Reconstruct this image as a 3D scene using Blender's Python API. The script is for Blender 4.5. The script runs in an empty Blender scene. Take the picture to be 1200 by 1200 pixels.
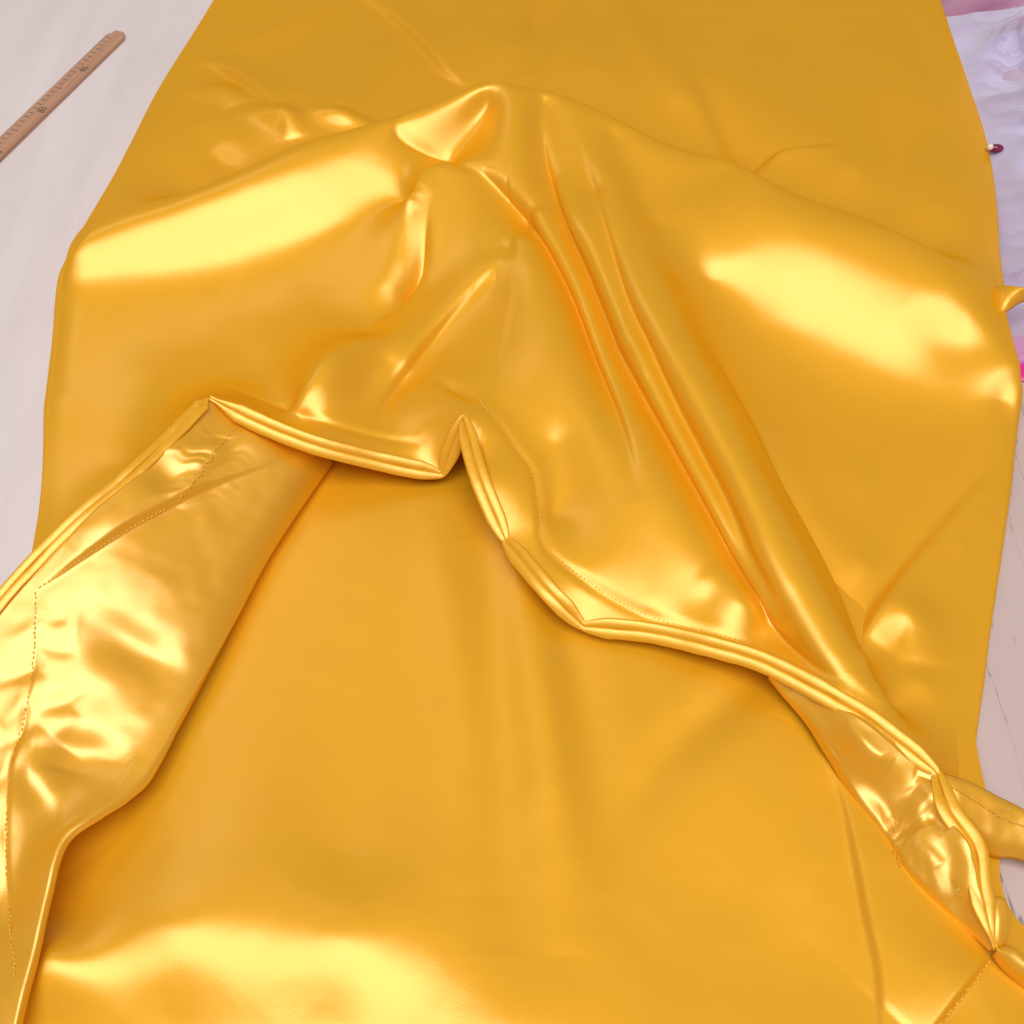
import bpy, math, random
import numpy as np
from mathutils import Vector

random.seed(4); np.random.seed(4)
SC = bpy.context.scene
COL = SC.collection

# ------------------------------------------------------------------ camera
CAM_H, PITCH, FOV = 0.85, math.radians(55), math.radians(52)
CAM = np.array([0.0, -0.595, CAM_H])
cd = bpy.data.cameras.new('camera'); cam = bpy.data.objects.new('camera', cd); COL.objects.link(cam)
cam.location = CAM; cam.rotation_euler = (math.pi/2-PITCH, 0, 0)
cd.sensor_width = 36; cd.angle = FOV; cd.clip_end = 100; cd.clip_start = 0.01
SC.camera = cam

# ------------------------------------------------------------------ room light
w = bpy.data.worlds.new('World'); SC.world = w; w.use_nodes = True
bg = w.node_tree.nodes['Background']
bg.inputs[0].default_value = (1.0, 0.95, 0.95, 1); bg.inputs[1].default_value = 0.34

def area(name, loc, target, sx, sy, power, col):
    l = bpy.data.lights.new(name, 'AREA'); l.shape = 'RECTANGLE'; l.size = sx; l.size_y = sy
    l.energy = power; l.color = col
    o = bpy.data.objects.new(name, l); COL.objects.link(o); o.location = loc
    d = Vector(target)-Vector(loc); o.rotation_euler = d.to_track_quat('-Z', 'Y').to_euler()
    return o
area('window_light', (-0.15, -1.9, 6.0), (0.0, 0.0, 0), 6.6, 3.4, 480, (1.0, 0.97, 0.94))
area('side_window_light', (-2.3, 2.3, 3.5), (0.0, 0.1, 0), 1.5, 1.4, 11, (1.0, 0.98, 0.96))

SC.view_settings.view_transform = 'Standard'; SC.view_settings.look = 'None'
SC.view_settings.exposure = -0.27; SC.view_settings.gamma = 1.0
SC.render.engine = 'CYCLES'
SC.cycles.max_bounces = 10; SC.cycles.diffuse_bounces = 5; SC.cycles.glossy_bounces = 5
SC.cycles.transparent_max_bounces = 12

# ------------------------------------------------------------------ measuring: photo pixel + height -> point in the place
F = 600/math.tan(FOV/2); sp, cp = math.sin(PITCH), math.cos(PITCH)
def P(u, v, h=0.0):
    a = (np.asarray(u, float)-600)/F; b = (600-np.asarray(v, float))/F
    dx, dy, dz = a, cp+b*sp, -sp+b*cp
    t = (np.asarray(h, float)-CAM[2])/dz
    return np.stack([CAM[0]+dx*t, CAM[1]+dy*t, CAM[2]+dz*t], -1)
def PN(nodes):
    n = np.array(nodes, float); return P(n[:, 0], n[:, 1], n[:, 2])

def spline(pts, n=12, corners=()):
    """Catmull-Rom through pts; indices in corners stay sharp"""
    pts = np.asarray(pts, float); out = []
    for i in range(len(pts)-1):
        p1, p2 = pts[i], pts[i+1]
        m1 = (p2-pts[i-1])/2 if i > 0 and i not in corners else (p2-p1)
        m2 = (pts[i+2]-p1)/2 if i+2 < len(pts) and i+1 not in corners else (p2-p1)
        t = np.linspace(0, 1, n, endpoint=False)[:, None]
        out.append((2*t**3-3*t**2+1)*p1+(t**3-2*t**2+t)*m1+(-2*t**3+3*t**2)*p2+(t**3-t**2)*m2)
    out.append(pts[-1:]); return np.concatenate(out)

def resample(pts, n):
    d = np.r_[0, np.cumsum(np.linalg.norm(np.diff(pts, axis=0), axis=1))]
    q = np.linspace(0, d[-1], n)
    return np.stack([np.interp(q, d, pts[:, k]) for k in range(pts.shape[1])], -1)

def noise1(x, seed, f):
    r = np.random.RandomState(seed); s = 0
    for k in range(5):
        s = s+np.sin(x*f*(1+0.7*k)*r.uniform(.7, 1.3)+r.uniform(0, 6.28))/(1+.6*k)
    return s/2.4
def noise2(x, y, seed, f):
    r = np.random.RandomState(seed); s = 0
    for k in range(7):
        a = r.uniform(0, 6.28); g = f*(1+.45*k)
        s = s+np.sin((x*math.cos(a)+y*math.sin(a))*g+r.uniform(0, 6.28)+1.3*np.sin((y*math.cos(a)-x*math.sin(a))*g*.6))/(1+.5*k)
    return s/3

def crumple(x, y, seed, f):
    z = 0
    for k in range(3):
        z = z+(1-np.abs(noise2(x, y, seed+k, f*(1.7**k)))*1.6)/(2.2**k)
    return z/1.7

class Cloth:
    """a sheet of cloth: thin-plate surface through measured heights plus folds drawn on it"""
    def __init__(self, nodes, lam=1e-5, power=None, lines=(), back=None):
        self.power = power; p = PN(nodes) if len(nodes) else np.zeros((0, 3))
        for ln in lines:      # ridge and valley lines, sampled densely so that they stay crisp
            q = spline(PN(ln), 16); d_ = np.linalg.norm(np.diff(q, axis=0), axis=1).sum(); p = np.concatenate([p, resample(q, max(3, int(d_/.011)))])
        if back is not None: p = np.concatenate([p, back])
        keep = [0]
        for i_ in range(1, len(p)):
            if np.min(np.linalg.norm(p[keep, :2]-p[i_, :2], axis=1)) > .006: keep.append(i_)
        p = p[keep]; self.c = p[:, :2]; n = len(p)
        K = self.k(self.c, self.c)+lam*np.eye(n)
        Q = np.c_[np.ones(n), self.c]
        A = np.block([[K, Q], [Q.T, np.zeros((3, 3))]])
        s = np.linalg.solve(A, np.r_[p[:, 2], 0, 0, 0]); self.w = s[:n]; self.a = s[n:]
        self.f = []
    def k(self, a, b):
        r2 = ((a[:, None, :]-b[None, :, :])**2).sum(-1)+1e-9
        if self.power: return -r2**(self.power/2)
        return r2*np.log(r2)*0.5
    def base(self, xy):
        out = np.empty(len(xy))
        for i in range(0, len(xy), 20000):
            q = xy[i:i+20000]; out[i:i+20000] = self.k(q, self.c)@self.w+self.a[0]+q@self.a[1:]
        return out
    def hit(self, u, v):
        h = np.full(len(u), .03)
        for _ in range(14):
            h = .5*h+.5*self.base(P(u, v, h)[:, :2])
        return P(u, v, h)
    def line(self, nodes, n=9):
        nd = np.array([q[:2] for q in nodes], float); s = spline(nd, n)
        return self.hit(s[:, 0], s[:, 1])[:, :2]
    def amp(self, nodes, n=9):
        a = np.array([[q[2]] for q in nodes], float); a = spline(a, n)[:, 0]; x = np.linspace(0, 1, len(a)); return a*np.sin(np.pi*np.clip(x, 0, 1))**.6
    def add(self, kind, nodes, wl, wr=None, sharp=2.0, **k):
        """kind ridge: a crest (negative = furrow). kind step: the left side of the line (seen along it) laps over the right"""
        L = self.line(nodes); self.f.append((kind, L, self.amp(nodes)/1000., wl/1000., (wr or wl)/1000., sharp, k))
        return self
    def H(self, xy):
        z = self.base(xy); self.D = np.zeros_like(xy)
        for kind, L, A, wl, wr, sharp, k in self.f:
            m = 4.5*max(wl, wr)
            box = (xy[:, 0] > L[:, 0].min()-m) & (xy[:, 0] < L[:, 0].max()+m) & (xy[:, 1] > L[:, 1].min()-m) & (xy[:, 1] < L[:, 1].max()+m)
            I = np.where(box)[0]
            if len(I) == 0: continue
            q = xy[I]; bd = np.full(len(I), 9.); bs = np.zeros(len(I)); ba = np.zeros(len(I)); be = np.zeros(len(I)); bq = np.zeros((len(I), 2))
            T = 0; ln = np.linalg.norm(np.diff(L, axis=0), axis=1); tot = ln.sum()
            for j in range(len(L)-1):
                d = L[j+1]-L[j]; l = ln[j]+1e-9; t = ((q-L[j])@d)/l**2; tc = np.clip(t, 0, 1)
                r = q-L[j]-tc[:, None]*d; dd = np.sqrt((r**2).sum(1)); cr = d[0]*r[:, 1]-d[1]*r[:, 0]
                u = dd < bd
                bd = np.where(u, dd, bd); bs = np.where(u, np.sign(cr), bs); ba = np.where(u, A[j]+(A[j+1]-A[j])*tc, ba); be = np.where(u, T+tc*l, be); bq = np.where(u[:, None], q-r, bq)
                T += l
            s = bd*bs
            if kind == 'ridge':
                ww = np.where(s > 0, wl, wr); z[I] += ba*np.exp(-(bd/ww)**sharp)
                if k.get('lip'):        # one side of the fold laps over the furrow
                    sg = np.sign(k['lip']); on_ = (s*sg) > 0; nv = (q-bq)/(bd[:, None]+1e-9)
                    mg = abs(k['lip'])/1000*np.clip(np.abs(ba)/.02, 0, 1)*(1-np.exp(-(bd/.0035)**2))*np.exp(-(bd/.016)**2)*on_
                    self.D[I] -= nv*mg[:, None]
                if k.get('pinch'):      # the lips of a deep furrow lean together
                    self.D[I] -= (q-bq)*(k['pinch']*np.clip(np.abs(ba)/.02, 0, 1)*np.exp(-(bd/(2.2*ww))**2))[:, None]
            elif kind == 'step':
                e = k.get('edge', 3.)/1000
                up = np.exp(-(np.maximum(s, 0)/wl)**1.6); dn = np.exp(-(np.maximum(-s, 0)/wr)**1.4)
                g = 1/(1+np.exp(-np.clip(s/e*3, -30, 30)))
                z[I] += ba*(g*up-.35*(1-g)*dn)
            elif kind == 'pucker':
                fr = k.get('freq', 500.); ph = noise1(be+.55*s+.012*noise1(s, 5, 90), int(abs(L[0, 0])*1e4) % 997, fr)*(.55+.45*noise1(be, 77, fr*.23))
                sid = np.where(s > 0, wl, wr)
                z[I] += ba*ph*np.exp(-(bd/sid)**1.3)
            elif kind == 'groove':
                z[I] -= ba*np.exp(-(bd/wl)**2)
        return z
    def on(self, u, v):
        """point of the finished cloth under a photo pixel"""
        u = np.asarray(u, float); v = np.asarray(v, float); h = np.full(len(u), .03)
        for _ in range(22): h = .65*h+.35*self.H(P(u, v, h)[:, :2])
        return P(u, v, h)

# ------------------------------------------------------------------ materials
def newmat(name):
    m = bpy.data.materials.new(name); m.use_nodes = True; nt = m.node_tree
    return m, nt, nt.nodes['Principled BSDF']
def N(nt, t, **k):
    n = nt.nodes.new(t)
    for a, b in k.items(): setattr(n, a, b)
    return n

def satin(name, aniso=0., base=(0.80, 0.385, 0.012), sheen=(1.0, 0.64, 0.30), rough=.30, gloss=.27):
    m, nt, p = newmat(name); L = nt.links.new
    out = nt.nodes['Material Output']; nt.nodes.remove(p)
    tc = N(nt, 'ShaderNodeTexCoord')
    n1 = N(nt, 'ShaderNodeTexNoise'); n1.inputs['Scale'].default_value = 9; n1.inputs['Detail'].default_value = 3
    L(tc.outputs['Object'], n1.inputs['Vector'])
    mp = N(nt, 'ShaderNodeMapping'); mp.inputs['Scale'].default_value = (110, 1500, 1) if aniso else (300, 300, 300); L(tc.outputs['UV' if aniso else 'Object'], mp.inputs['Vector'])
    n2 = N(nt, 'ShaderNodeTexNoise'); n2.inputs['Scale'].default_value = 1.0; n2.inputs['Detail'].default_value = 2; L(mp.outputs[0], n2.inputs['Vector'])
    n3 = N(nt, 'ShaderNodeTexNoise'); n3.inputs['Scale'].default_value = 26; n3.inputs['Detail'].default_value = 2; L(tc.outputs['Object'], n3.inputs['Vector'])
    b0 = N(nt, 'ShaderNodeBump'); b0.inputs['Strength'].default_value = .012; b0.inputs['Distance'].default_value = .006; L(n3.outputs['Fac'], b0.inputs['Height'])
    b1 = N(nt, 'ShaderNodeBump'); b1.inputs['Strength'].default_value = .08; b1.inputs['Distance'].default_value = .0008
    L(n2.outputs['Fac'], b1.inputs['Height']); L(b0.outputs[0], b1.inputs['Normal'])
    mx = N(nt, 'ShaderNodeMixRGB'); mx.inputs[1].default_value = (*[c*.96 for c in base], 1); mx.inputs[2].default_value = (*[min(1, c*1.05) for c in base], 1)
    L(n1.outputs['Fac'], mx.inputs[0])
    df = N(nt, 'ShaderNodeBsdfDiffuse'); L(mx.outputs[0], df.inputs['Color']); L(b1.outputs[0], df.inputs['Normal'])
    tr = N(nt, 'ShaderNodeBsdfTranslucent'); tr.inputs['Color'].default_value = (*base, 1)
    md = N(nt, 'ShaderNodeMixShader'); md.inputs[0].default_value = .04; L(df.outputs[0], md.inputs[1]); L(tr.outputs[0], md.inputs[2])
    gl = N(nt, 'ShaderNodeBsdfAnisotropic', distribution='BECKMANN'); gl.inputs['Color'].default_value = (*sheen, 1); gl.inputs['Roughness'].default_value = rough
    L(b1.outputs[0], gl.inputs['Normal'])
    rv = N(nt, 'ShaderNodeMapRange'); rv.inputs[3].default_value = rough-.05; rv.inputs[4].default_value = rough+.05; L(n2.outputs['Fac'], rv.inputs[0]); L(rv.outputs[0], gl.inputs['Roughness'])
    if aniso:
        tg = N(nt, 'ShaderNodeTangent', direction_type='UV_MAP'); gl.inputs['Anisotropy'].default_value = aniso; gl.inputs['Rotation'].default_value = .25; L(tg.outputs[0], gl.inputs['Tangent'])
    g2 = N(nt, 'ShaderNodeBsdfAnisotropic', distribution='BECKMANN'); g2.inputs['Color'].default_value = (*[min(1, .12*a_+.88*b_*1.15) for a_, b_ in zip(sheen, base)], 1); g2.inputs['Roughness'].default_value = rough+.20; L(b1.outputs[0], g2.inputs['Normal'])
    mg = N(nt, 'ShaderNodeMixShader'); mg.inputs[0].default_value = .5; L(gl.outputs[0], mg.inputs[1]); L(g2.outputs[0], mg.inputs[2])
    ms = N(nt, 'ShaderNodeMixShader'); ms.inputs[0].default_value = gloss; L(md.outputs[0], ms.inputs[1]); L(mg.outputs[0], ms.inputs[2])
    L(ms.outputs[0], out.inputs['Surface'])
    return m
M_SATIN = satin('yellow satin', .45)
M_INSIDE = satin('yellow satin wrong side', .4, sheen=(1.0, .70, .38), rough=.32, gloss=.36)
M_ROLL = satin('yellow satin rolled hem', rough=.33, gloss=.30)
M_THREAD = satin('yellow sewing thread', base=(.80, .46, .06), sheen=(1, .85, .5), rough=.45, gloss=.25)

def table_mat():
    m, nt, p = newmat('whitewashed wood'); L = nt.links.new
    tc = N(nt, 'ShaderNodeTexCoord'); mp = N(nt, 'ShaderNodeMapping'); mp.inputs['Scale'].default_value = (7, 1.1, 1); L(tc.outputs['Object'], mp.inputs['Vector'])
    nz = N(nt, 'ShaderNodeTexNoise'); nz.inputs['Scale'].default_value = 3.; nz.inputs['Detail'].default_value = 8; L(mp.outputs[0], nz.inputs['Vector'])
    cr = N(nt, 'ShaderNodeValToRGB'); e = cr.color_ramp.elements
    e[0].position = .3; e[0].color = (.66, .58, .575, 1); e[1].position = .72; e[1].color = (.72, .645, .64, 1); L(nz.outputs['Fac'], cr.inputs[0])
    # cracks in the paint running with the grain
    mp2 = N(nt, 'ShaderNodeMapping'); mp2.inputs['Scale'].default_value = (16, 3.2, 1); mp2.inputs['Rotation'].default_value = (0, 0, .10); L(tc.outputs['Object'], mp2.inputs['Vector'])
    wn = N(nt, 'ShaderNodeTexNoise'); wn.inputs['Scale'].default_value = 1.5; wn.inputs['Detail'].default_value = 5; L(mp2.outputs[0], wn.inputs['Vector'])
    ad = N(nt, 'ShaderNodeMixRGB', blend_type='ADD'); ad.inputs[0].default_value = .9; L(mp2.outputs[0], ad.inputs[1]); L(wn.outputs['Color'], ad.inputs[2])
    mp3 = N(nt, 'ShaderNodeMapping'); mp3.inputs['Scale'].default_value = (26, 1.9, 1); mp3.inputs['Rotation'].default_value = (0, 0, .06); L(tc.outputs['Object'], mp3.inputs['Vector'])
    gn = N(nt, 'ShaderNodeTexNoise'); gn.inputs['Scale'].default_value = 1.0; gn.inputs['Detail'].default_value = 6; gn.inputs['Roughness'].default_value = .62; L(mp3.outputs[0], gn.inputs['Vector'])
    g1 = N(nt, 'ShaderNodeMath', operation='SUBTRACT'); g1.inputs[1].default_value = .5; L(gn.outputs['Fac'], g1.inputs[0])
    g2 = N(nt, 'ShaderNodeMath', operation='ABSOLUTE'); L(g1.outputs[0], g2.inputs[0])
    lt = N(nt, 'ShaderNodeMapRange'); lt.inputs[1].default_value = .0; lt.inputs[2].default_value = .010; lt.inputs[3].default_value = 1; lt.inputs[4].default_value = 0; L(g2.outputs[0], lt.inputs[0])
    # worn cracks show towards the right-hand end; the tone turns browner there too
    sx = N(nt, 'ShaderNodeSeparateXYZ'); L(tc.outputs['Object'], sx.inputs[0])
    wr = N(nt, 'ShaderNodeMapRange'); wr.inputs[1].default_value = .26; wr.inputs[2].default_value = .36; wr.inputs[3].default_value = .05; wr.inputs[4].default_value = 1; L(sx.outputs['X'], wr.inputs[0])
    pn = N(nt, 'ShaderNodeTexNoise'); pn.inputs['Scale'].default_value = 5; L(tc.outputs['Object'], pn.inputs['Vector'])
    pr = N(nt, 'ShaderNodeMapRange'); pr.inputs[1].default_value = .32; pr.inputs[2].default_value = .52; L(pn.outputs['Fac'], pr.inputs[0])
    m1 = N(nt, 'ShaderNodeMath', operation='MULTIPLY'); L(lt.outputs[0], m1.inputs[0]); L(wr.outputs[0], m1.inputs[1])
    m2 = N(nt, 'ShaderNodeMath', operation='MULTIPLY'); L(m1.outputs[0], m2.inputs[0]); L(pr.outputs[0], m2.inputs[1])
    mx = N(nt, 'ShaderNodeMixRGB'); L(m2.outputs[0], mx.inputs[0]); tn = N(nt, 'ShaderNodeMixRGB', blend_type='MULTIPLY'); tn.inputs[2].default_value = (.80, .70, .66, 1); L(wr.outputs[0], tn.inputs[0]); L(cr.outputs[0], tn.inputs[1]); L(tn.outputs[0], mx.inputs[1]); mx.inputs[2].default_value = (.22, .16, .14, 1)
    L(mx.outputs[0], p.inputs['Base Color']); p.inputs['Roughness'].default_value = .5
    b = N(nt, 'ShaderNodeBump'); b.inputs['Strength'].default_value = .25; b.inputs['Distance'].default_value = .002; L(nz.outputs['Fac'], b.inputs['Height']); L(b.outputs[0], p.inputs['Normal'])
    return m
M_TABLE = table_mat()

def wood_mat():
    m, nt, p = newmat('ruler wood'); L = nt.links.new
    tc = N(nt, 'ShaderNodeTexCoord'); mp = N(nt, 'ShaderNodeMapping'); mp.inputs['Scale'].default_value = (4, 160, 60); L(tc.outputs['Object'], mp.inputs['Vector'])
    nz = N(nt, 'ShaderNodeTexNoise'); nz.inputs['Scale'].default_value = 1.5; nz.inputs['Detail'].default_value = 5; L(mp.outputs[0], nz.inputs['Vector'])
    cr = N(nt, 'ShaderNodeValToRGB'); e = cr.color_ramp.elements
    e[0].position = .25; e[0].color = (.38, .19, .11, 1); e[1].position = .75; e[1].color = (.55, .31, .19, 1); L(nz.outputs['Fac'], cr.inputs[0])
    L(cr.outputs[0], p.inputs['Base Color']); p.inputs['Roughness'].default_value = .5
    return m
M_WOOD = wood_mat()
def plain(name, c, r=.5, **k):
    m, nt, p = newmat(name); p.inputs['Base Color'].default_value = (*c, 1); p.inputs['Roughness'].default_value = r
    for a, b in k.items(): p.inputs[a].default_value = b
    return m
M_INK = plain('ruler ink', (.10, .06, .045), .7)

# ------------------------------------------------------------------ building helpers
def link(name, verts, faces, mat, parent=None, smooth=True):
    me = bpy.data.meshes.new(name); me.from_pydata([tuple(map(float, v)) for v in verts], [], faces); me.update()
    if smooth: me.polygons.foreach_set('use_smooth', [True]*len(me.polygons))
    me.materials.append(mat); o = bpy.data.objects.new(name, me); COL.objects.link(o)
    if parent: o.parent = parent; o.matrix_parent_inverse = parent.matrix_world.inverted()
    return o
def grid_mesh(name, G, mat, parent=None, thick=0):
    a, b, _ = G.shape; V = np.ascontiguousarray(G.reshape(-1, 3), dtype=np.float32)
    i = np.arange(a*b).reshape(a, b)
    Q = np.stack([i[:-1, :-1], i[:-1, 1:], i[1:, 1:], i[1:, :-1]], -1).reshape(-1, 4)
    me = bpy.data.meshes.new(name); me.vertices.add(len(V)); me.vertices.foreach_set('co', V.ravel())
    me.loops.add(Q.size); me.loops.foreach_set('vertex_index', Q.ravel().astype(np.int32))
    me.polygons.add(len(Q)); me.polygons.foreach_set('loop_start', np.arange(0, Q.size, 4, dtype=np.int32))
    me.polygons.foreach_set('loop_total', np.full(len(Q), 4, dtype=np.int32))
    me.polygons.foreach_set('use_smooth', np.ones(len(Q), dtype=bool)); me.update(calc_edges=True); me.validate()
    du = np.concatenate([np.zeros((a, 1)), np.cumsum(np.linalg.norm(np.diff(G, axis=1), axis=2), 1)], 1); dv = np.concatenate([np.zeros((1, b)), np.cumsum(np.linalg.norm(np.diff(G, axis=0), axis=2), 0)], 0)
    UV = np.stack([du.ravel(), dv.ravel()], -1)[Q.ravel()].astype(np.float32); me.uv_layers.new(name='UVMap').data.foreach_set('uv', UV.ravel())
    me.materials.append(mat); o = bpy.data.objects.new(name, me); COL.objects.link(o)
    if parent: o.parent = parent; o.matrix_parent_inverse = parent.matrix_world.inverted()
    if thick:
        s = o.modifiers.new('thickness', 'SOLIDIFY'); s.thickness = thick; s.offset = 0
    return o
def ruled(Lc, Rc, na, nb):
    """xy lattice between two curves"""
    A = resample(Lc, na); B = resample(Rc, na); s = np.linspace(0, 1, nb)[None, :, None]
    return A[:, None, :]*(1-s)+B[:, None, :]*s
def coons(top, bot, lef, rig, na, nb):
    T, Bm = resample(top, nb), resample(bot, nb); Lf, Rg = resample(lef, na), resample(rig, na)
    s = np.linspace(0, 1, nb)[None, :, None]; t = np.linspace(0, 1, na)[:, None, None]
    return (1-t)*T[None]+t*Bm[None]+(1-s)*Lf[:, None]+s*Rg[:, None]-((1-s)*(1-t)*T[0]+s*(1-t)*T[-1]+(1-s)*t*Bm[0]+s*t*Bm[-1])
def tube(name, pts, rad, mat, parent=None, n=10, flat=1.0, up=(0, 0, 1), seed=0):
    pts = np.asarray(pts); k = len(pts); T = np.gradient(pts, axis=0); T /= np.linalg.norm(T, axis=1)[:, None]+1e-12
    up = np.array(up, float); S = np.cross(T, up); S /= np.linalg.norm(S, axis=1)[:, None]+1e-9; U = np.cross(S, T)
    rad = np.broadcast_to(rad, (k,)); a = np.linspace(0, 2*np.pi, n, endpoint=False)
    V = pts[:, None, :]+rad[:, None, None]*(np.cos(a)[None, :, None]*S[:, None, :]+flat*np.sin(a)[None, :, None]*U[:, None, :])
    V = np.concatenate([V.reshape(-1, 3), pts[:1], pts[-1:]])
    f = [(i*n+j, i*n+(j+1) % n, (i+1)*n+(j+1) % n, (i+1)*n+j) for i in range(k-1) for j in range(n)]
    f += [(k*n, (j+1) % n, j) for j in range(n)]+[(k*n+1, (k-1)*n+j, (k-1)*n+(j+1) % n) for j in range(n)]
    return link(name, V, f, mat, parent)
def stitches(name, pts, mat, parent, pitch=.0042, r=.00065, gap=.35, wander=.0002):
    """a row of separate thread stitches lying along a line, joined as one part"""
    d = np.r_[0, np.cumsum(np.linalg.norm(np.diff(pts, axis=0), axis=1))]; V = []; Fc = []
    n = int(d[-1]/pitch); rs = np.random.RandomState(n)
    for i in range(n):
        q = np.array([0, .2, .5, .8, 1.])*(1-gap)*pitch+i*pitch
        c = np.stack([np.interp(q, d, pts[:, k]) for k in range(3)], -1); c[:, 2] += np.array([-.0004, .0004, .0007, .0004, -.0004])
        c[:, :2] += rs.normal(0, wander, 2)
        t = c[-1]-c[0]; t /= np.linalg.norm(t)+1e-9; s = np.cross(t, (0, 0, 1.)); s /= np.linalg.norm(s)+1e-9; u = np.cross(s, t)
        b = len(V)
        for p in c:
            for a in range(5):
                V.append(p+r*(math.cos(a*1.2566)*s+math.sin(a*1.2566)*u))
        for a in range(4):
            for j in range(5): Fc.append((b+a*5+j, b+a*5+(j+1) % 5, b+(a+1)*5+(j+1) % 5, b+(a+1)*5+j))
    return link(name, V, Fc, mat, parent)
def tag(o, label, cat, group=None):
    o['label'] = label; o['category'] = cat
    if group: o['group'] = group
    return o
def empty(name, loc):
    o = bpy.data.objects.new(name, None); COL.objects.link(o); o.location = loc; o.empty_display_size = .05
    bpy.context.view_layer.update(); return o

# ================================================================== the table
tp = [(-3, -1.6), (3, -1.6), (3, 4.2), (-3, 4.2)]
tv = [(x, y, 0) for x, y in tp]+[(x, y, -.04) for x, y in tp]
table = link('table', tv, [(0, 1, 2, 3), (7, 6, 5, 4), (0, 4, 5, 1), (1, 5, 6, 2), (2, 6, 7, 3), (3, 7, 4, 0)], M_TABLE, smooth=False)
table['kind'] = 'structure'

# ================================================================== the satin garment
skirt = tag(empty('satin_skirt', (0, 0, 0)), 'shiny golden yellow satin skirt spread on the table with its hem open', 'skirt')

# ---- upper side of the tube of cloth
hemN = [(245, 466, .104), (300, 494, .092), (370, 522, .074), (445, 541, .052), (518, 556, .036), (543, 490, .078), (562, 560, .066), (592, 632, .046), (640, 690, .046),
        (683, 734, .030), (760, 741, .036), (830, 757, .044), (900, 779, .050), (1000, 832, .056), (1050, 868, .056), (1098, 908, .052)]
leftN = [(285, -60, .012), (250, 0, .012), (190, 95, .022), (130, 205, .046), (100, 256, .060), (80, 292, .068), (69, 326, .050), (64, 385, .034), (55, 470, .022), (40, 640, .012), (22, 770, .008)]
rightN = [(1088, -60, .012), (1102, 0, .012), (1132, 90, .016), (1156, 170, .022), (1170, 290, .036), (1176, 350, .064), (1194, 420, .06), (1196, 455, .046), (1188, 510, .03), (1172, 640, .014), (1152, 790, .010), (1140, 880, .008), (1132, 950, .006)]
inner = [
 (400, -60, .016), (600, -60, .018), (850, -60, .016), (350, 40, .018), (520, 30, .022), (700, 20, .022), (900, 40, .02), (1020, 60, .02), (300, 85, .026), (450, 80, .034), (600, 52, .04), (700, 80, .044), (800, 110, .042), (900, 130, .04), (960, 120, .032), (1060, 170, .034), (1000, 195, .048), (1100, 235, .042),
 (250, 170, .046), (330, 140, .052), (400, 118, .054), (200, 150, .036),
 (70, 450, .022), (150, 440, .024), (240, 425, .028), (300, 400, .032), (390, 345, .042), (150, 540, .018), (90, 600, .014),
 (900, 480, .034), (1000, 560, .019), (1100, 560, .018), (1060, 660, .014), (1120, 720, .011), (1010, 660, .02),
 (830, 700, .049), (650, 640, .049), (900, 745, .049),
 (1080, 800, .018), (1100, 860, .018), (1040, 830, .022)]
LINES = [
 [(80, 292, .068), (140, 262, .078), (200, 238, .086), (270, 208, .096), (345, 172, .106), (400, 156, .111), (452, 143, .116), (500, 128, .121), (545, 113, .127), (585, 97, .136)],
 [(76, 324, .052), (200, 311, .050), (330, 284, .056), (430, 254, .066), (478, 236, .076)],
 [(585, 97, .136), (640, 108, .126), (700, 128, .114), (760, 162, .106), (810, 180, .102), (860, 192, .101), (905, 215, .099), (960, 240, .096), (1040, 268, .090), (1110, 305, .082), (1172, 345, .068)],
 [(840, 308, .073), (900, 293, .084), (960, 286, .091), (1060, 300, .089), (1115, 332, .082)],
 [(832, 328, .063), (890, 360, .053), (950, 392, .042), (1040, 436, .033), (1130, 470, .031), (1190, 462, .038)],
 [(458, 150, .111), (478, 167, .102), (505, 181, .092), (526, 188, .086)],
 [(478, 232, .094), (495, 206, .101), (526, 190, .104), (560, 196, .104), (590, 217, .100), (620, 250, .094)],
 [(526, 190, .104), (500, 215, .097), (484, 245, .086), (472, 290, .067), (452, 330, .053)],
 [(606, 275, .098), (638, 335, .094), (664, 410, .088), (686, 480, .079), (712, 560, .068), (738, 640, .058), (764, 705, .047)],
 [(598, 288, .086), (545, 336, .071), (508, 384, .061), (478, 425, .056)],
 [(580, 332, .072), (540, 376, .060), (500, 424, .052), (440, 494, .050)],
 [(506, 290, .070), (490, 338, .050), (458, 364, .044), (430, 390, .042)],
 [(440, 398, .062), (415, 404, .073), (386, 420, .083), (362, 446, .079), (345, 474, .068)],
 [(455, 425, .054), (430, 460, .052), (405, 500, .056)],
 [(300, 440, .034), (330, 462, .046), (352, 496, .060)],
 [(543, 490, .078), (530, 462, .068), (515, 442, .058)],
 [(548, 462, .072), (588, 482, .068), (622, 550, .060), (632, 610, .053)],
 [(652, 520, .060), (654, 562, .052), (648, 605, .045)],
 [(628, 240, .106), (680, 290, .104), (722, 390, .096), (782, 500, .086), (852, 625, .075), (920, 730, .062)],
 [(700, 190, .110), (745, 270, .105), (790, 360, .099), (830, 440, .093), (876, 530, .085), (920, 610, .077), (965, 695, .067), (1012, 775, .056), (1060, 845, .040)],
 [(800, 330, .074), (838, 417, .062), (886, 500, .050), (913, 560, .042), (958, 643, .032), (988, 705, .027), (1011, 765, .023)],
 [(720, 160, .106), (740, 200, .098), (755, 240, .091)], [(855, 195, .100), (815, 232, .095), (770, 262, .088)],
 [(585, 97, .136), (572, 118, .119), (556, 142, .104), (540, 168, .092), (527, 186, .085)],
 [(592, 103, .134), (600, 150, .122), (610, 200, .108), (628, 240, .100)],
 [(640, 110, .122), (640, 160, .110), (652, 205, .100)], [(672, 125, .122), (682, 170, .112), (700, 220, .104)],
]
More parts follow.
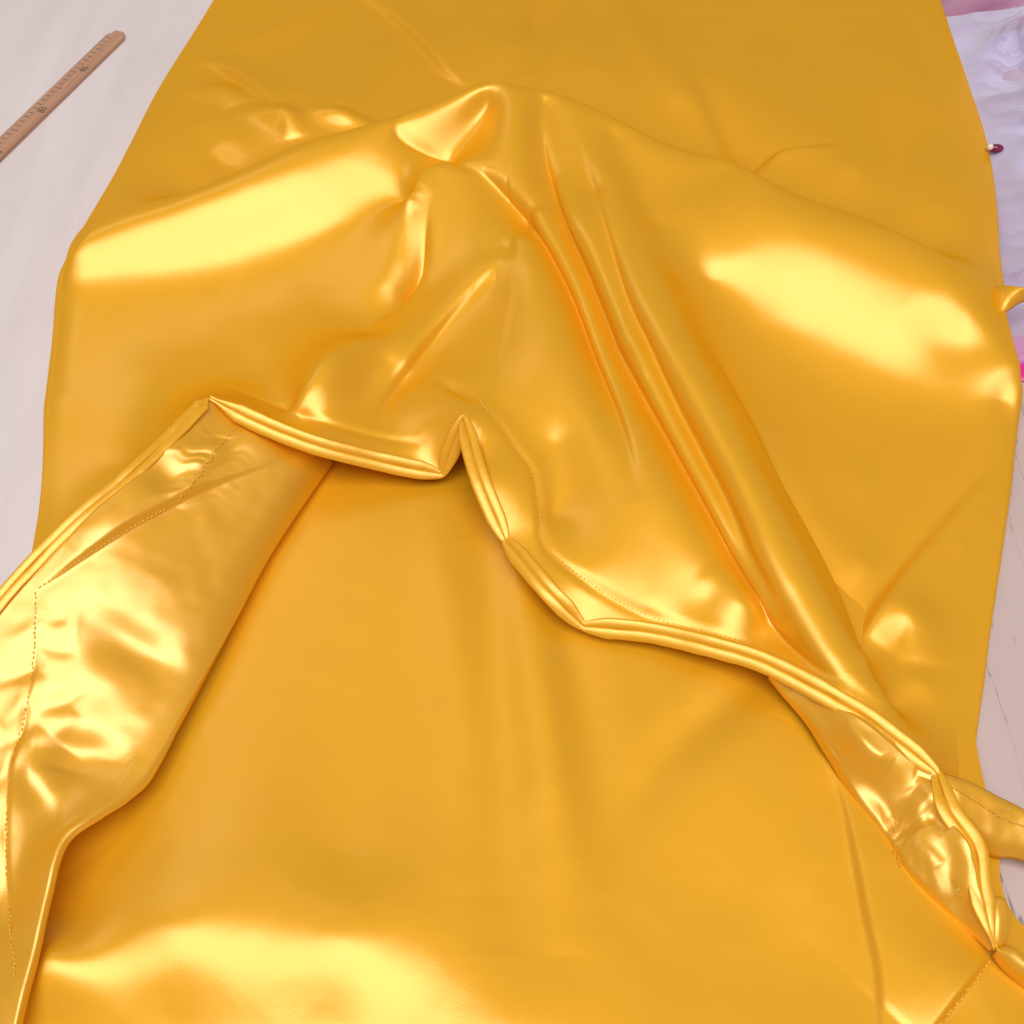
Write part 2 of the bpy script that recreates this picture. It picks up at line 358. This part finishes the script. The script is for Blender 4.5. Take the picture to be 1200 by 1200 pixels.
# the cloth falls away steeply behind the crests
back = np.concatenate([resample(PN(LINES[0][2:]), 12), resample(PN(LINES[2][:-1]), 16)]); back[:, 1] += .062; back[:, 2] *= .50
top = Cloth([*hemN, *leftN, *rightN, *inner], 1e-6, 1.35, LINES, back)
R = lambda *a, **k: top.add('ridge', *a, **k)
S = lambda *a, **k: top.add('step', *a, **k)
# the long pleats running from the peak to the right end of the hem
R([(540, 188, -8), (572, 204, -14), (600, 226, -18), (640, 267, -22), (673, 323, -24), (700, 393, -24), (723, 460, -20), (737, 517, -14), (750, 585, -7)], 6, 26, 1.6, lip=6)
R([(630, 115, -5), (640, 180, -14), (663, 243, -24), (693, 300, -30), (720, 360, -32), (737, 400, -30), (797, 507, -28), (867, 633, -28), (910, 710, -26), (950, 763, -24), (985, 800, -12)], 6, 25, 1.6, lip=8)
R([(672, 150, -4), (700, 230, -10), (735, 330, -17), (770, 400, -20), (800, 457, -24), (833, 517, -26), (867, 583, -26), (900, 657, -24), (940, 733, -20), (985, 797, -10)], 6, 15, 1.6, lip=7)
R([(838, 417, -4), (886, 500, -10), (913, 560, -14), (958, 643, -16), (988, 705, -16), (1011, 765, -14), (1035, 810, -8)], 16, 5, 1.5, lip=-8)
# laps of the hood-shaped fold in front of the peak
R([(448, 146, -2), (475, 167, -5), (505, 181, -8), (530, 190, -8), (560, 198, -5)], 9, 4, 1.5, lip=-6)
R([(425, 388, -4), (462, 360, -12), (484, 338, -20), (496, 310, -18), (500, 265, -9), (505, 225, -3)], 16, 5, 1.5, lip=-7)
R([(432, 500, -8), (455, 462, -11), (480, 425, -12), (512, 386, -10), (545, 350, -6), (590, 305, -2)], 5, 18, 1.5, lip=5)
R([(560, 470, -3), (548, 464, -6), (530, 455, -7), (505, 440, -3)], 5, 12, 1.5, lip=4)
top.add('groove', [(262, 452, 3), (310, 470, 3), (375, 494, 3), (450, 514, 3), (500, 520, 3)], 3.5)
top.add('groove', [(560, 468, 3), (588, 500, 3), (606, 528, 3), (624, 552, 3), (632, 596, 3), (640, 642, 3), (700, 690, 3), (760, 722, 3), (830, 742, 3), (920, 765, 3), (1000, 806, 3), (1060, 855, 3)], 3.5)
# folds above the crest on the left
S([(400, -20, 4), (450, 15, 7), (490, 50, 8), (520, 85, 8), (548, 104, 6)], 40, 25, edge=4)
S([(235, 72, 4), (262, 84, 8), (295, 104, 9), (325, 124, 7)], 30, 22, edge=3.5)
R([(210, 105, 5), (265, 112, 10), (275, 125, 6)], 22, 22)
R([(275, 130, 5), (335, 140, 13), (342, 165, 10)], 20, 14)
R([(355, 128, 5), (395, 138, 12), (430, 150, 8), (450, 160, 4)], 14, 14)
R([(238, 145, -3), (252, 178, -7), (285, 212, -5)], 18, 20)
R([(625, -60, -6), (632, 0, -9), (630, 50, -10), (618, 90, -6)], 22, 22)
R([(700, -40, 5), (740, 40, 6), (790, 100, 6), (860, 180, 6)], 30, 22)
R([(380, -30, 3), (340, 30, 5), (270, 60, 4)], 30, 30)
# right shoulder
S([(985, 168, 4), (950, 174, 8), (915, 180, 10), (890, 198, 8), (870, 215, 4)], 30, 20, edge=4)
R([(820, 90, -6), (840, 130, -10), (860, 170, -11), (885, 205, -8)], 26, 16)
R([(1090, 130, -5), (1060, 180, -9), (1035, 225, -8), (1010, 260, -4)], 30, 34)
R([(1020, 20, 4), (1055, 80, 7), (1075, 150, 8), (1085, 230, 5)], 34, 34)
R([(1060, 365, -2), (1105, 388, -6), (1145, 408, -6), (1175, 430, -2)], 24, 30)
R([(830, 660, 6), (870, 700, 10), (890, 730, 5)], 24, 20)
# wrinkled panel seam at the lower right and the soft lump beside it
S([(1190, 520, 3), (1100, 620, 6), (1050, 680, 8), (1015, 730, 9), (1003, 775, 9)], 30, 20, edge=2.6)
R([(1030, 760, 5), (1060, 730, 13), (1075, 780, 9)], 28, 28)
top.add('pucker', [(1170, 545, 1.2), (1100, 620, 1.6), (1050, 680, 1.6), (1005, 765, 1)], 30, 5, freq=140)

Lf = spline(PN(leftN)[:, :2], 10, (5,)); Rg = spline(PN(rightN)[:, :2], 10)
hemC = (4, 5, 7, 9)
hem3 = spline(PN(hemN), 14, hemC)
botN = [(22, 770, .008), (60, 690, .012), (140, 590, .03), (205, 510, .05)]
bot = np.concatenate([spline(PN(botN)[:, :2], 10), hem3[:, :2], PN([(1132, 950, .006)])[:, :2]])
tpc = spline(PN([(285, -60, .012), (600, -60, .018), (1088, -60, .012)])[:, :2], 10)
XY = coons(tpc, bot, Lf, Rg, 460, 460)
a, b, _ = XY.shape; q = XY.reshape(-1, 2); Z = top.H(q).reshape(a, b); XY = XY+top.D.reshape(a, b, 2)
for _ in range(4):      # cloth has a least bending radius
    Zp = np.pad(Z, 1, 'edge'); Z = .5*Z+.125*(Zp[:-2, 1:-1]+Zp[2:, 1:-1]+Zp[1:-1, :-2]+Zp[1:-1, 2:])
Z += .0005*noise2(XY[..., 0], XY[..., 1], 3, 30)+.0003*crumple(XY[..., 0], XY[..., 1], 41, 20)
Z = np.maximum(Z, .0025)
for dist in (np.linalg.norm(XY-XY[:, :1], axis=2), np.linalg.norm(XY-XY[:, -1:], axis=2)):
    x = np.clip(1-dist/.045, 0, 1); Z = Z-np.minimum(.010, .3*Z)*x**2
G = np.dstack([XY, Z])
def fold_under(G, sgn, r=.008, m=9):
    """the side of the sheet turns under in a rounded fold and drops to the table"""
    e = G[:, 0] if sgn < 0 else G[:, -1]; out = []
    for k in range(1, m+1):
        a_ = math.pi*.5*min(1, k/5); c_ = e.copy(); rr = np.minimum(r, e[:, 2]*.5)
        c_[:, 0] += sgn*rr*math.sin(a_); c_[:, 2] -= rr*(1-math.cos(a_))
        if k > 5:
            f = (k-5)/(m-5); c_[:, 2] = c_[:, 2]*(1-f)+.0012*f; c_[:, 0] -= sgn*.010*f
        out.append(c_)
    out = np.stack(out, 1)
    return np.concatenate([out[:, ::-1], G], 1) if sgn < 0 else np.concatenate([G, out], 1)
G = fold_under(fold_under(G, -1), 1)
grid_mesh('upper_panel', G, M_SATIN, skirt, .0006)

# ---- lower side of the tube, seen through the open hem
low = Cloth([(150, 420, .006), (400, 450, .020), (700, 550, .018), (1000, 700, .012), (1160, 850, .006), (300, 700, .010), (450, 610, .020), (450, 800, .010), (600, 900, .012), (640, 740, .018), (720, 810, .015), (850, 850, .020),
             (250, 900, .010), (150, 1000, .005), (95, 1030, .003), (80, 1080, .008), (400, 1000, .013), (600, 1050, .013), (800, 1000, .016), (940, 900, .022), (1000, 1000, .024), (1060, 1100, .026), (1130, 1140, .026),
             (60, 1120, .026), (200, 1088, .026), (400, 1100, .024), (600, 1115, .016), (800, 1130, .018), (960, 1150, .022),
             (60, 1200, .006), (200, 1200, .004), (400, 1205, .006), (600, 1220, .019), (800, 1230, .024), (1000, 1230, .028), (1150, 1230, .024), (0, 1260, .000), (300, 1290, -.006), (600, 1300, .012), (1200, 1300, .026), (-60, 1100, .008), (1250, 1150, .01)], 1e-6)
l = lambda *a, **k: low.add('ridge', *a, **k)
l([(510, 560, 1.5), (520, 640, 3), (540, 760, 5), (555, 900, 5), (560, 1050, 3)], 30, 26)
l([(550, 560, -2), (565, 640, -4), (580, 800, -5), (590, 1000, -5), (590, 1120, -3)], 26, 26)
l([(596, 580, 4), (612, 660, 7), (630, 780, 8), (645, 900, 7), (655, 1000, 5), (650, 1120, 3)], 24, 30)
l([(640, 640, -5), (660, 740, -6), (690, 860, -5), (705, 980, -3), (710, 1100, -1)], 24, 28)
l([(960, 720, -4), (880, 800, -6), (800, 870, -5), (750, 940, -3), (700, 1040, -1)], 20, 20)
low.add('step', [(960, 880, 2), (985, 932, 4), (1000, 1000, 5), (1015, 1080, 5), (1028, 1150, 5), (1034, 1290, 5)], 40, 26, edge=3.5)
LL = spline(P([160, 90, 20, -30, -60], [440, 800, 1000, 1150, 1290])[:, :2], 12)
RR = spline(P([1120, 1140, 1162, 1164, 1180, 1225, 1270], [700, 880, 985, 1040, 1080, 1130, 1290])[:, :2], 12)
low.add('step', [(1080, 1225, 6), (1125, 1165, 7), (1168, 1112, 5)], 40, 40, edge=2)
XY = ruled(LL, RR, 330, 420); a, b, _ = XY.shape; Z = low.H(XY.reshape(-1, 2)).reshape(a, b)
Z += .0005*noise2(XY[..., 0], XY[..., 1], 8, 26)+.0006*crumple(XY[..., 0], XY[..., 1], 52, 22); Z = np.maximum(Z, .002)
grid_mesh('lower_panel', np.dstack([XY, Z]), M_SATIN, skirt)

# ---- left side turned up, showing the wrong side
def tilted(u, v, cap=.104):
    """height of the turned-up side: a sheet sloping down towards the viewer"""
    h = .05
    for _ in range(30):
        p = P(u, v, h); h = .5*h+.5*min(cap, max(.02, .034+.31*(p[1]+.30)-.13*(p[0]+.37)))
    return (u, v, h)
CLn = [tilted(*q) for q in ((245, 467), (205, 508), (150, 560), (95, 605), (50, 650), (0, 705), (-50, 770), (-80, 900), (-80, 1050), (-60, 1260))]
CRn = [(392, 533, .040), (322, 641, .034), (272, 741, .029), (224, 831, .027), (182, 901, .029), (150, 934, .034), (112, 958, .044), (76, 986, .050), (58, 1045, .046), (44, 1110, .040), (24, 1190, .034), (10, 1270, .026)]
flap = Cloth([*CLn, *[tilted(*q) for q in ((120, 650), (60, 800), (30, 900), (50, 960), (20, 1050), (0, 800), (0, 1000))]], 2e-6, None, [CRn, [(262, 484, .092), (300, 508, .082), (345, 520, .062), (392, 533, .040)]])
c = lambda *a, **k: flap.add('ridge', *a, **k)
c([(275, 500, 2), (240, 545, 4), (205, 592, 3)], 10, 10)
flap.add('step', [(42, 694, 3), (95, 655, 5), (150, 620, 5), (200, 592, 5), (260, 565, 4), (340, 535, 2)], 30, 16, edge=2.2)
c([(90, 735, -3), (135, 742, -7), (180, 770, -7), (215, 800, -3)], 15, 22)
c([(40, 880, -3), (95, 880, -7), (150, 905, -5)], 14, 22)
c([(70, 870, 4), (45, 900, 9), (55, 940, 10), (70, 975, 6)], 18, 18)
c([(190, 530, -5), (195, 560, -7), (205, 580, -4)], 18, 18)
c([(250, 510, 4), (200, 545, 6), (150, 590, 5), (90, 640, 5)], 16, 16)
for q0, q1, am in (((60, 715), (-5, 760), 1.6), ((52, 770), (-10, 800), -2), ((48, 790), (0, 850), 2), ((45, 840), (-20, 880), -1.6), ((30, 870), (-20, 930), 1.8), ((80, 720), (42, 722), -1.4), ((90, 760), (40, 755), -1.4), ((100, 800), (38, 835), -1.6), ((90, 835), (36, 870), 1.4)):
    c([(*q0, am), ((q0[0]+q1[0])/2+6, (q0[1]+q1[1])/2+4, am), (*q1, am)], 6, 8)
flap.add('groove', [(42, 694, 1.2), (38, 780, 1.6), (26, 850, 1.6), (12, 900, 1.6), (6, 980, 1.6), (10, 1070, 1.4), (18, 1150, 1.2)], 3)
flap.add('pucker', [(275, 500, 2.4), (240, 545, 3), (205, 592, 2.4)], 16, 16, freq=330)
Lc = spline(PN(CLn)[:, :2], 12); Rc = spline(PN(CRn)[:, :2], 12)
XY = ruled(Lc, Rc, 330, 200); a, b, _ = XY.shape; Z0 = flap.base(XY.reshape(-1, 2)).reshape(a, b); Z = flap.H(XY.reshape(-1, 2)).reshape(a, b)
def relax(Z, n):
    for _ in range(n):
        Zp = np.pad(Z, 1, 'edge'); Z = .5*Z+.125*(Zp[:-2, 1:-1]+Zp[2:, 1:-1]+Zp[1:-1, :-2]+Zp[1:-1, 2:])
    return Z
Z0 = relax(Z0, 60); Z = Z0+relax(Z-flap.base(XY.reshape(-1, 2)).reshape(a, b), 3)
s = np.linspace(0, 1, b)[None, :]; tt = np.linspace(0, 1, a)[:, None]
fd = np.clip(s/.07, 0, 1)*np.maximum(np.clip((1-s)/.2, 0, 1), np.clip((tt-.5)/.1, 0, 1)); fd = fd*fd*(3-2*fd); Z = Z0+(Z-Z0)*fd
Z += .0007*fd*noise2(XY[..., 0], XY[..., 1], 21, 75)
s = np.linspace(0, 1, b)[None, :]
G = np.dstack([XY, Z])
drp = (G[:, -1:, 2]-.008)*(1-np.sqrt(1-np.clip((s-.78)/.22, 0, 1)**2.4))*np.clip((.60-tt)/.30, 0, 1); G[..., 2] -= drp; G[..., 0] -= .012*np.clip((s-.97)/.03, 0, 1)*np.clip((.60-tt)/.30, 0, 1)
# turn the free edge under
ed = np.clip((s-.93)/.07, 0, 1); tt = np.linspace(0, 1, a)[:, None]; fre = np.clip((tt-.52)/.08, 0, 1)
G[..., 2] -= fre*.007*ed**3
grid_mesh('turned_up_side', G, M_INSIDE, skirt, .0006)

# ---- right end: facing band turned to the inside
DLn = [(905, 784, .052), (1000, 836, .058), (1052, 872, .058), (1098, 910, .054), (1112, 950, .052), (1140, 992, .050), (1148, 1040, .046), (1158, 1085, .042), (1166, 1112, .036)]
DRn = [(900, 796, .040), (935, 835, .030), (965, 880, .028), (1000, 935, .028), (1040, 985, .028), (1062, 1022, .028), (1100, 1060, .028), (1135, 1090, .028), (1160, 1114, .03)]
band = Cloth([*DLn, *DRn, (1000, 880, .044), (1060, 940, .044), (1100, 1000, .040), (1050, 985, .036), (1120, 1050, .04)], 2e-6)
d = lambda *a, **k: band.add('ridge', *a, **k)
d([(930, 800, 3), (980, 850, 8), (1030, 890, 9), (1075, 905, 6)], 14, 14)
d([(1092, 915, 5), (1080, 945, 8), (1072, 965, 4)], 8, 10)
d([(1020, 900, -4), (1060, 945, -7), (1075, 975, -4)], 14, 14)
d([(1105, 930, 3), (1125, 980, 6), (1140, 1040, 6), (1155, 1090, 4)], 8, 10)
d([(1075, 960, 3), (1100, 985, 5), (1140, 992, 5)], 10, 14)
for ln, wd in (([(985, 850, 3), (1012, 886, 4.5), (1042, 902, 3)], 6), ([(1060, 985, 3), (1090, 1010, 5), (1122, 1052, 4)], 7), ([(1008, 902, -3), (1040, 942, -4), (1060, 985, -3)], 6), ([(1098, 1015, -3), (1120, 1045, -4), (1140, 1085, -3)], 5), ([(925, 812, 2), (950, 850, 3.5), (985, 905, 3)], 6), ([(1070, 920, -3), (1088, 950, -4), (1110, 975, -3)], 5)):
    d(ln, wd, wd*1.3)
band.add('pucker', [(1042, 935, 1), (1048, 980, 1.2), (1056, 1015, .8)], 10, 10, freq=260)
band.add('pucker', [(965, 880, .8), (1062, 1022, 1), (1135, 1090, .8)], 14, 14, freq=120)
XY = ruled(spline(PN(DLn)[:, :2], 12), spline(PN(DRn)[:, :2], 12), 260, 90); a, b, _ = XY.shape; Z0 = band.base(XY.reshape(-1, 2)).reshape(a, b); Z = band.H(XY.reshape(-1, 2)).reshape(a, b); fd = np.clip(np.linspace(0, 1, b)/.12, 0, 1)[None]; Z = Z0+(Z-Z0)*fd
Z += .0006*fd*noise2(XY[..., 0], XY[..., 1], 31, 90)
G = np.dstack([XY, Z]); s = np.linspace(0, 1, b)[None, :]; G[..., 2] -= .006*np.clip((s-.9)/.1, 0, 1)**2
grid_mesh('hem_facing', G, M_INSIDE, skirt, .0006)

# ---- the doubled rolled hem: two rolls lying side by side
def rolls(nodes, corners, r, off, seed, name='hem_roll', ends=(1, 1)):
    pts = resample(spline(PN(nodes), 40, corners), 420)
    cn = PN([nodes[i] for i in corners]) if corners else np.zeros((0, 3))
    dist = np.min(np.linalg.norm(pts[:, None]-cn[None], axis=2), axis=1) if len(cn) else np.full(len(pts), 9.)
    pinch = .35+.65*np.clip(dist/.022, 0, 1)**.6
    T = np.gradient(pts, axis=0); T /= np.linalg.norm(T, axis=1)[:, None]
    k = 9; T = np.stack([np.convolve(np.pad(T[:, j], k, 'edge'), np.ones(2*k+1)/(2*k+1), 'valid') for j in range(3)], -1)
    nrm = np.cross(T, np.array([0, -.57, .82])); nrm /= np.linalg.norm(nrm, axis=1)[:, None]
    nrm *= np.sign((nrm[:, 2]+nrm[:, 1]).mean()+1e-6)
    arc = np.linalg.norm(np.diff(pts, axis=0), axis=1).sum(); x = np.linspace(0, 1, len(pts)); x0 = np.clip(np.minimum(x*30*ends[0]+1-ends[0], (1-x)*30*ends[1]+1-ends[1]), .25, 1)
    for j, (o, rr) in enumerate(((off, r), (-off, r*1.08))):
        wob = 1+.07*noise1(x*arc, seed+j, 45)+.05*noise1(x*arc, seed+j+3, 190)
        c = pts+nrm*(o*pinch*x0)[:, None]+np.array([0, 0, .0008])*noise1(x*arc, seed+j+5, 40)[:, None]+np.array([0, -.001, .002])
        tube(name, c, rr*pinch*x0*wob, M_ROLL, skirt, 16, .30, up=(0, -.57, .82))
rolls([*hemN[:-1], (1096, 905, .053), *DLn[4:]], (*hemC, len(hemN)-1), .0046, .0045, 11)
rolls(CLn[:7], (), .0036, .0034, 23, ends=(1, 0))

# ---- ribbon tie, small loop and the end of the hem at the right
def strip(name, up, lo, mat, sag=.003, n=60, m=18, seed=1, curl=.006):
    A = resample(spline(PN(up), 14), n); B = resample(spline(PN(lo), 14), n); s = np.linspace(0, 1, m)[None, :, None]
    G = A[:, None]*(1-s)+B[:, None]*s; s = s[..., 0]
    G[..., 2] += sag*np.sin(np.pi*s)+.0010*noise2(G[..., 0], G[..., 1], seed, 120)-curl*np.clip((s-.75)/.25, 0, 1)**2-curl*.5*np.clip((.15-s)/.15, 0, 1)**2
    return grid_mesh(name, G, mat, skirt, .0010), G
rib, RG = strip('ribbon_tie', [(1092, 903, .050), (1118, 908, .052), (1140, 916, .050), (1172, 932, .044), (1205, 950, .038), (1260, 985, .03), (1300, 1010, .03)],
                [(1108, 935, .048), (1122, 958, .042), (1140, 977, .034), (1165, 1000, .026), (1200, 1006, .024), (1260, 1030, .02), (1300, 1050, .02)], M_INSIDE, seed=5)
strip('hem_loop', [(1150, 1058, .036), (1162, 1052, .042), (1176, 1052, .042), (1184, 1068, .038)], [(1166, 1112, .034), (1170, 1114, .034), (1176, 1110, .033), (1180, 1098, .032)], M_INSIDE, seed=7, curl=.002)
strip('hem_end', [(1164, 1110, .036), (1185, 1108, .036), (1210, 1128, .032), (1260, 1165, .026)], [(1166, 1118, .034), (1185, 1140, .028), (1212, 1164, .022), (1262, 1210, .016)], M_INSIDE, seed=9, curl=.006, sag=.005)

strip('edge_fold', [(1150, 340, .046), (1176, 334, .064), (1200, 336, .070), (1232, 340, .06)], [(1150, 344, .044), (1174, 364, .056), (1198, 353, .054), (1232, 348, .045)], M_SATIN, seed=3, curl=.002, sag=.003)

# ---- sewing threads
def seam(surf, nodes, mat, name='stitching', dz=.0006, **k):
    c = resample(spline(np.array(nodes, float), 14), 160); p = surf.on(c[:, 0], c[:, 1]); p[:, 2] += dz
    stitches(name, p, mat, skirt, **k)
seam(top, [(560, 468), (588, 500), (606, 528), (624, 552), (632, 596), (636, 640)], M_THREAD)
seam(top, [(642, 646), (700, 690), (760, 722), (830, 742), (900, 758)], M_THREAD)
seam(flap, [(275, 502), (256, 522), (240, 546), (222, 570), (205, 592)], M_THREAD, r=.0008, pitch=.0026, wander=.0010)
seam(flap, [(42, 694), (39, 780), (27, 850), (13, 900), (7, 980), (11, 1070), (19, 1150)], M_THREAD, r=.0006, wander=.0004)
seam(flap, [(46, 690), (95, 657), (150, 622), (200, 594)], M_THREAD)
seam(band, [(1042, 936), (1050, 960), (1047, 985), (1052, 1005), (1056, 1018)], M_THREAD, r=.0006, pitch=.0024, wander=.0008)
seam(low, [(1164, 1122), (1140, 1152), (1115, 1184), (1095, 1210)], M_THREAD, r=.0007, wander=.0006)
i = int(RG.shape[1]*.42); stitches('stitching', RG[4:, i]+np.array([0, 0, .0012]), M_THREAD, skirt)

# ================================================================== wooden ruler
e1, e0 = P(140, 41, 0), P(-2, 179, 0); ax = (e1-e0); ax[2] = 0; LN = 1.0; ang = math.atan2(ax[1], ax[0])
ruler = empty('wooden_ruler', (e1[0], e1[1], .0005)); ruler.rotation_euler = (0, 0, ang); bpy.context.view_layer.update()
tag(ruler, 'brown wooden ruler with a printed scale lying on the white table', 'ruler')
def part(name, V, Fc, mat, parent, smooth=False):
    o = link(name, V, Fc, mat, None, smooth); o.parent = parent; return o
W, TH = .030, .006
prof = [(-W/2, 0), (-W/2, TH*.75), (-W/2+.0015, TH), (W/2-.008, TH), (W/2, TH*.4), (W/2, 0)]
def sec(x, sc): return [(x, y*sc, z) for y, z in prof]
V = sec(-LN, 1)+sec(-.010, 1)+sec(0, .62); n = len(prof)
Fc = [(k*n+j, k*n+(j+1) % n, (k+1)*n+(j+1) % n, (k+1)*n+j) for k in range(2) for j in range(n)]+[tuple(range(n))[::-1], tuple(range(2*n, 3*n))]
part('body', V, Fc, M_WOOD, ruler)
tv, tf = [], []
for k in range(2, 99):
    x = -k*.01; ln = .011 if k % 5 == 0 else .007; y1 = W/2-.0085; b = len(tv)
    tv += [(x-.0005, y1-ln, TH+.0002), (x+.0005, y1-ln, TH+.0002), (x+.0005, y1, TH+.0002), (x-.0005, y1, TH+.0002)]; tf.append((b, b+1, b+2, b+3))
part('scale_marks', tv, tf, M_INK, ruler)
for k in range(1, 10):
    cu = bpy.data.curves.new('numeral', 'FONT'); cu.body = str(100-10*k); cu.size = .013; cu.align_x = 'CENTER'
    to = bpy.data.objects.new('numeral', cu); COL.objects.link(to); bpy.context.view_layer.update()
    me = bpy.data.meshes.new_from_object(to.evaluated_get(bpy.context.evaluated_depsgraph_get())); bpy.data.objects.remove(to)
    me.materials.clear(); me.materials.append(M_INK); o = bpy.data.objects.new('numeral', me); COL.objects.link(o); o.parent = ruler; o.location = (-.1*k, -.0125, TH+.0003)

# ================================================================== plastic bag with folded cloth, on the right
def film_mat():
    m, nt, p = newmat('clear plastic film'); L = nt.links.new; out = nt.nodes['Material Output']
    p.inputs['Base Color'].default_value = (.80, .77, .92, 1); p.inputs['Roughness'].default_value = .09
    tr = N(nt, 'ShaderNodeBsdfTransparent'); tr.inputs[0].default_value = (.95, .93, 1, 1)
    lw = N(nt, 'ShaderNodeLayerWeight'); lw.inputs['Blend'].default_value = .35
    mr = N(nt, 'ShaderNodeMapRange'); mr.inputs[3].default_value = .16; mr.inputs[4].default_value = .95; L(lw.outputs['Facing'], mr.inputs[0])
    mx = N(nt, 'ShaderNodeMixShader'); L(mr.outputs[0], mx.inputs[0]); L(tr.outputs[0], mx.inputs[1]); L(p.outputs[0], mx.inputs[2]); L(mx.outputs[0], out.inputs['Surface'])
    return m
M_FILM = film_mat()
def cloth_mat(name, c1, c2, sc=9):
    m, nt, p = newmat(name); L = nt.links.new; tc = N(nt, 'ShaderNodeTexCoord'); nz = N(nt, 'ShaderNodeTexNoise'); nz.inputs['Scale'].default_value = sc; L(tc.outputs['Object'], nz.inputs['Vector'])
    cr = N(nt, 'ShaderNodeValToRGB'); e = cr.color_ramp.elements; e[0].position = .4; e[0].color = (*c1, 1); e[1].position = .62; e[1].color = (*c2, 1); L(nz.outputs['Fac'], cr.inputs[0]); L(cr.outputs[0], p.inputs['Base Color']); p.inputs['Roughness'].default_value = .6
    return m
M_LILAC = cloth_mat('lilac cloth', (.42, .29, .38), (.62, .54, .66), 7); M_PINK = cloth_mat('dusty pink cloth', (.36, .13, .24), (.48, .26, .37)); M_MAG = plain('magenta satin', (.75, .03, .36), .3)
def heap(name, left, wid, hh, mat, parent, seed, f, amp, n=150, off=0, lift=0.):
    """crumpled sheet from a left border (pixels on the table) reaching wid metres to the right"""
    Lb = resample(spline(P([q[0] for q in left], [q[1] for q in left])[:, :2], 10), n)
    G = ruled(Lb, Lb+np.array([wid, 0]), n, n); X, Y = G[..., 0], G[..., 1]; t, s_ = np.meshgrid(np.linspace(-1, 1, n), np.linspace(-1, 1, n), indexing='ij')
    env = np.clip((1-s_**6)*(1-t**6), 0, 1)**.5*np.clip((s_+1)/.55, .12, 1)
    Zz = np.maximum(env*(hh+amp*crumple(X, Y, seed, f))+off, .001)
    return grid_mesh(name, np.dstack([X, Y, Zz]), mat, parent, .0004)
bag = tag(empty('plastic_bag', P(1230, 200)), 'crumpled clear plastic bag with lilac and pink cloth beside the skirt', 'bag')
edge = [(1096, 22), (1104, 50), (1118, 90), (1140, 180), (1152, 280), (1156, 380), (1160, 430)]
heap('lilac_cloth', [(1104, 40), (1124, 100), (1142, 180), (1154, 280), (1158, 400)], .30, .016, M_LILAC, bag, 4, 26, .016)
heap('pink_cloth', [(1086, -90), (1090, -20), (1108, 52)], .34, .024, M_PINK, bag, 9, 26, .012)
heap('film', edge, .36, .026, M_FILM, bag, 17, 17, .070, 260, .003)
pk = tag(heap('magenta_packet', [(1174, 396), (1180, 420), (1184, 448)], .2, .018, M_MAG, None, 22, 70, .014, 90), 'bright magenta shiny packet at the right edge below the plastic bag', 'packet')
# a small wine red bead, its highlight modelled as a little pale ball
bp = P(1160, 174, .020); bead = tag(empty('bead', (bp[0], bp[1], .016)), 'tiny dark red bead with a painted white highlight at the right edge of the skirt', 'bead')
def ball(name, c, r, mat, parent, sq=(1, 1, 1)):
    V = [(c[0]+r*sq[0]*math.sin(a)*math.cos(b), c[1]+r*sq[1]*math.sin(a)*math.sin(b), c[2]+r*sq[2]*math.cos(a)) for a in np.linspace(.02, 3.12, 11) for b in np.linspace(0, 6.283, 16, endpoint=False)]
    Fc = [(i*16+j, (i+1)*16+j, (i+1)*16+(j+1) % 16, i*16+(j+1) % 16) for i in range(10) for j in range(16)]
    o = link(name, V, Fc, mat, None); o.parent = parent; return o
ball('body', (.008, 0, .004), .008, plain('wine red glass', (.18, .01, .05), .15), bead, (1.2, .7, .7)); ball('cap', (-.001, -.001, .007), .004, plain('painted highlight', (.8, .66, .66), .3), bead)

# ---- a few loose threads on the skirt
def loose(nodes, r=.0004):
    tube('loose_thread', resample(spline(PN(nodes), 14), 40), r, M_THREAD, skirt, 6)
loose([(966, 866, .050), (972, 876, .053), (978, 884, .053), (984, 893, .047)])
loose([(1168, 948, .050), (1176, 962, .053), (1186, 958, .053), (1184, 948, .050), (1174, 950, .050)])
loose([(1118, 1032, .046), (1124, 1040, .050), (1120, 1046, .048), (1128, 1050, .044)])
loose([(1128, 968, .052), (1134, 978, .050), (1130, 986, .048)])
loose([(203, 592, .074), (196, 600, .077), (200, 610, .074), (208, 606, .071)])
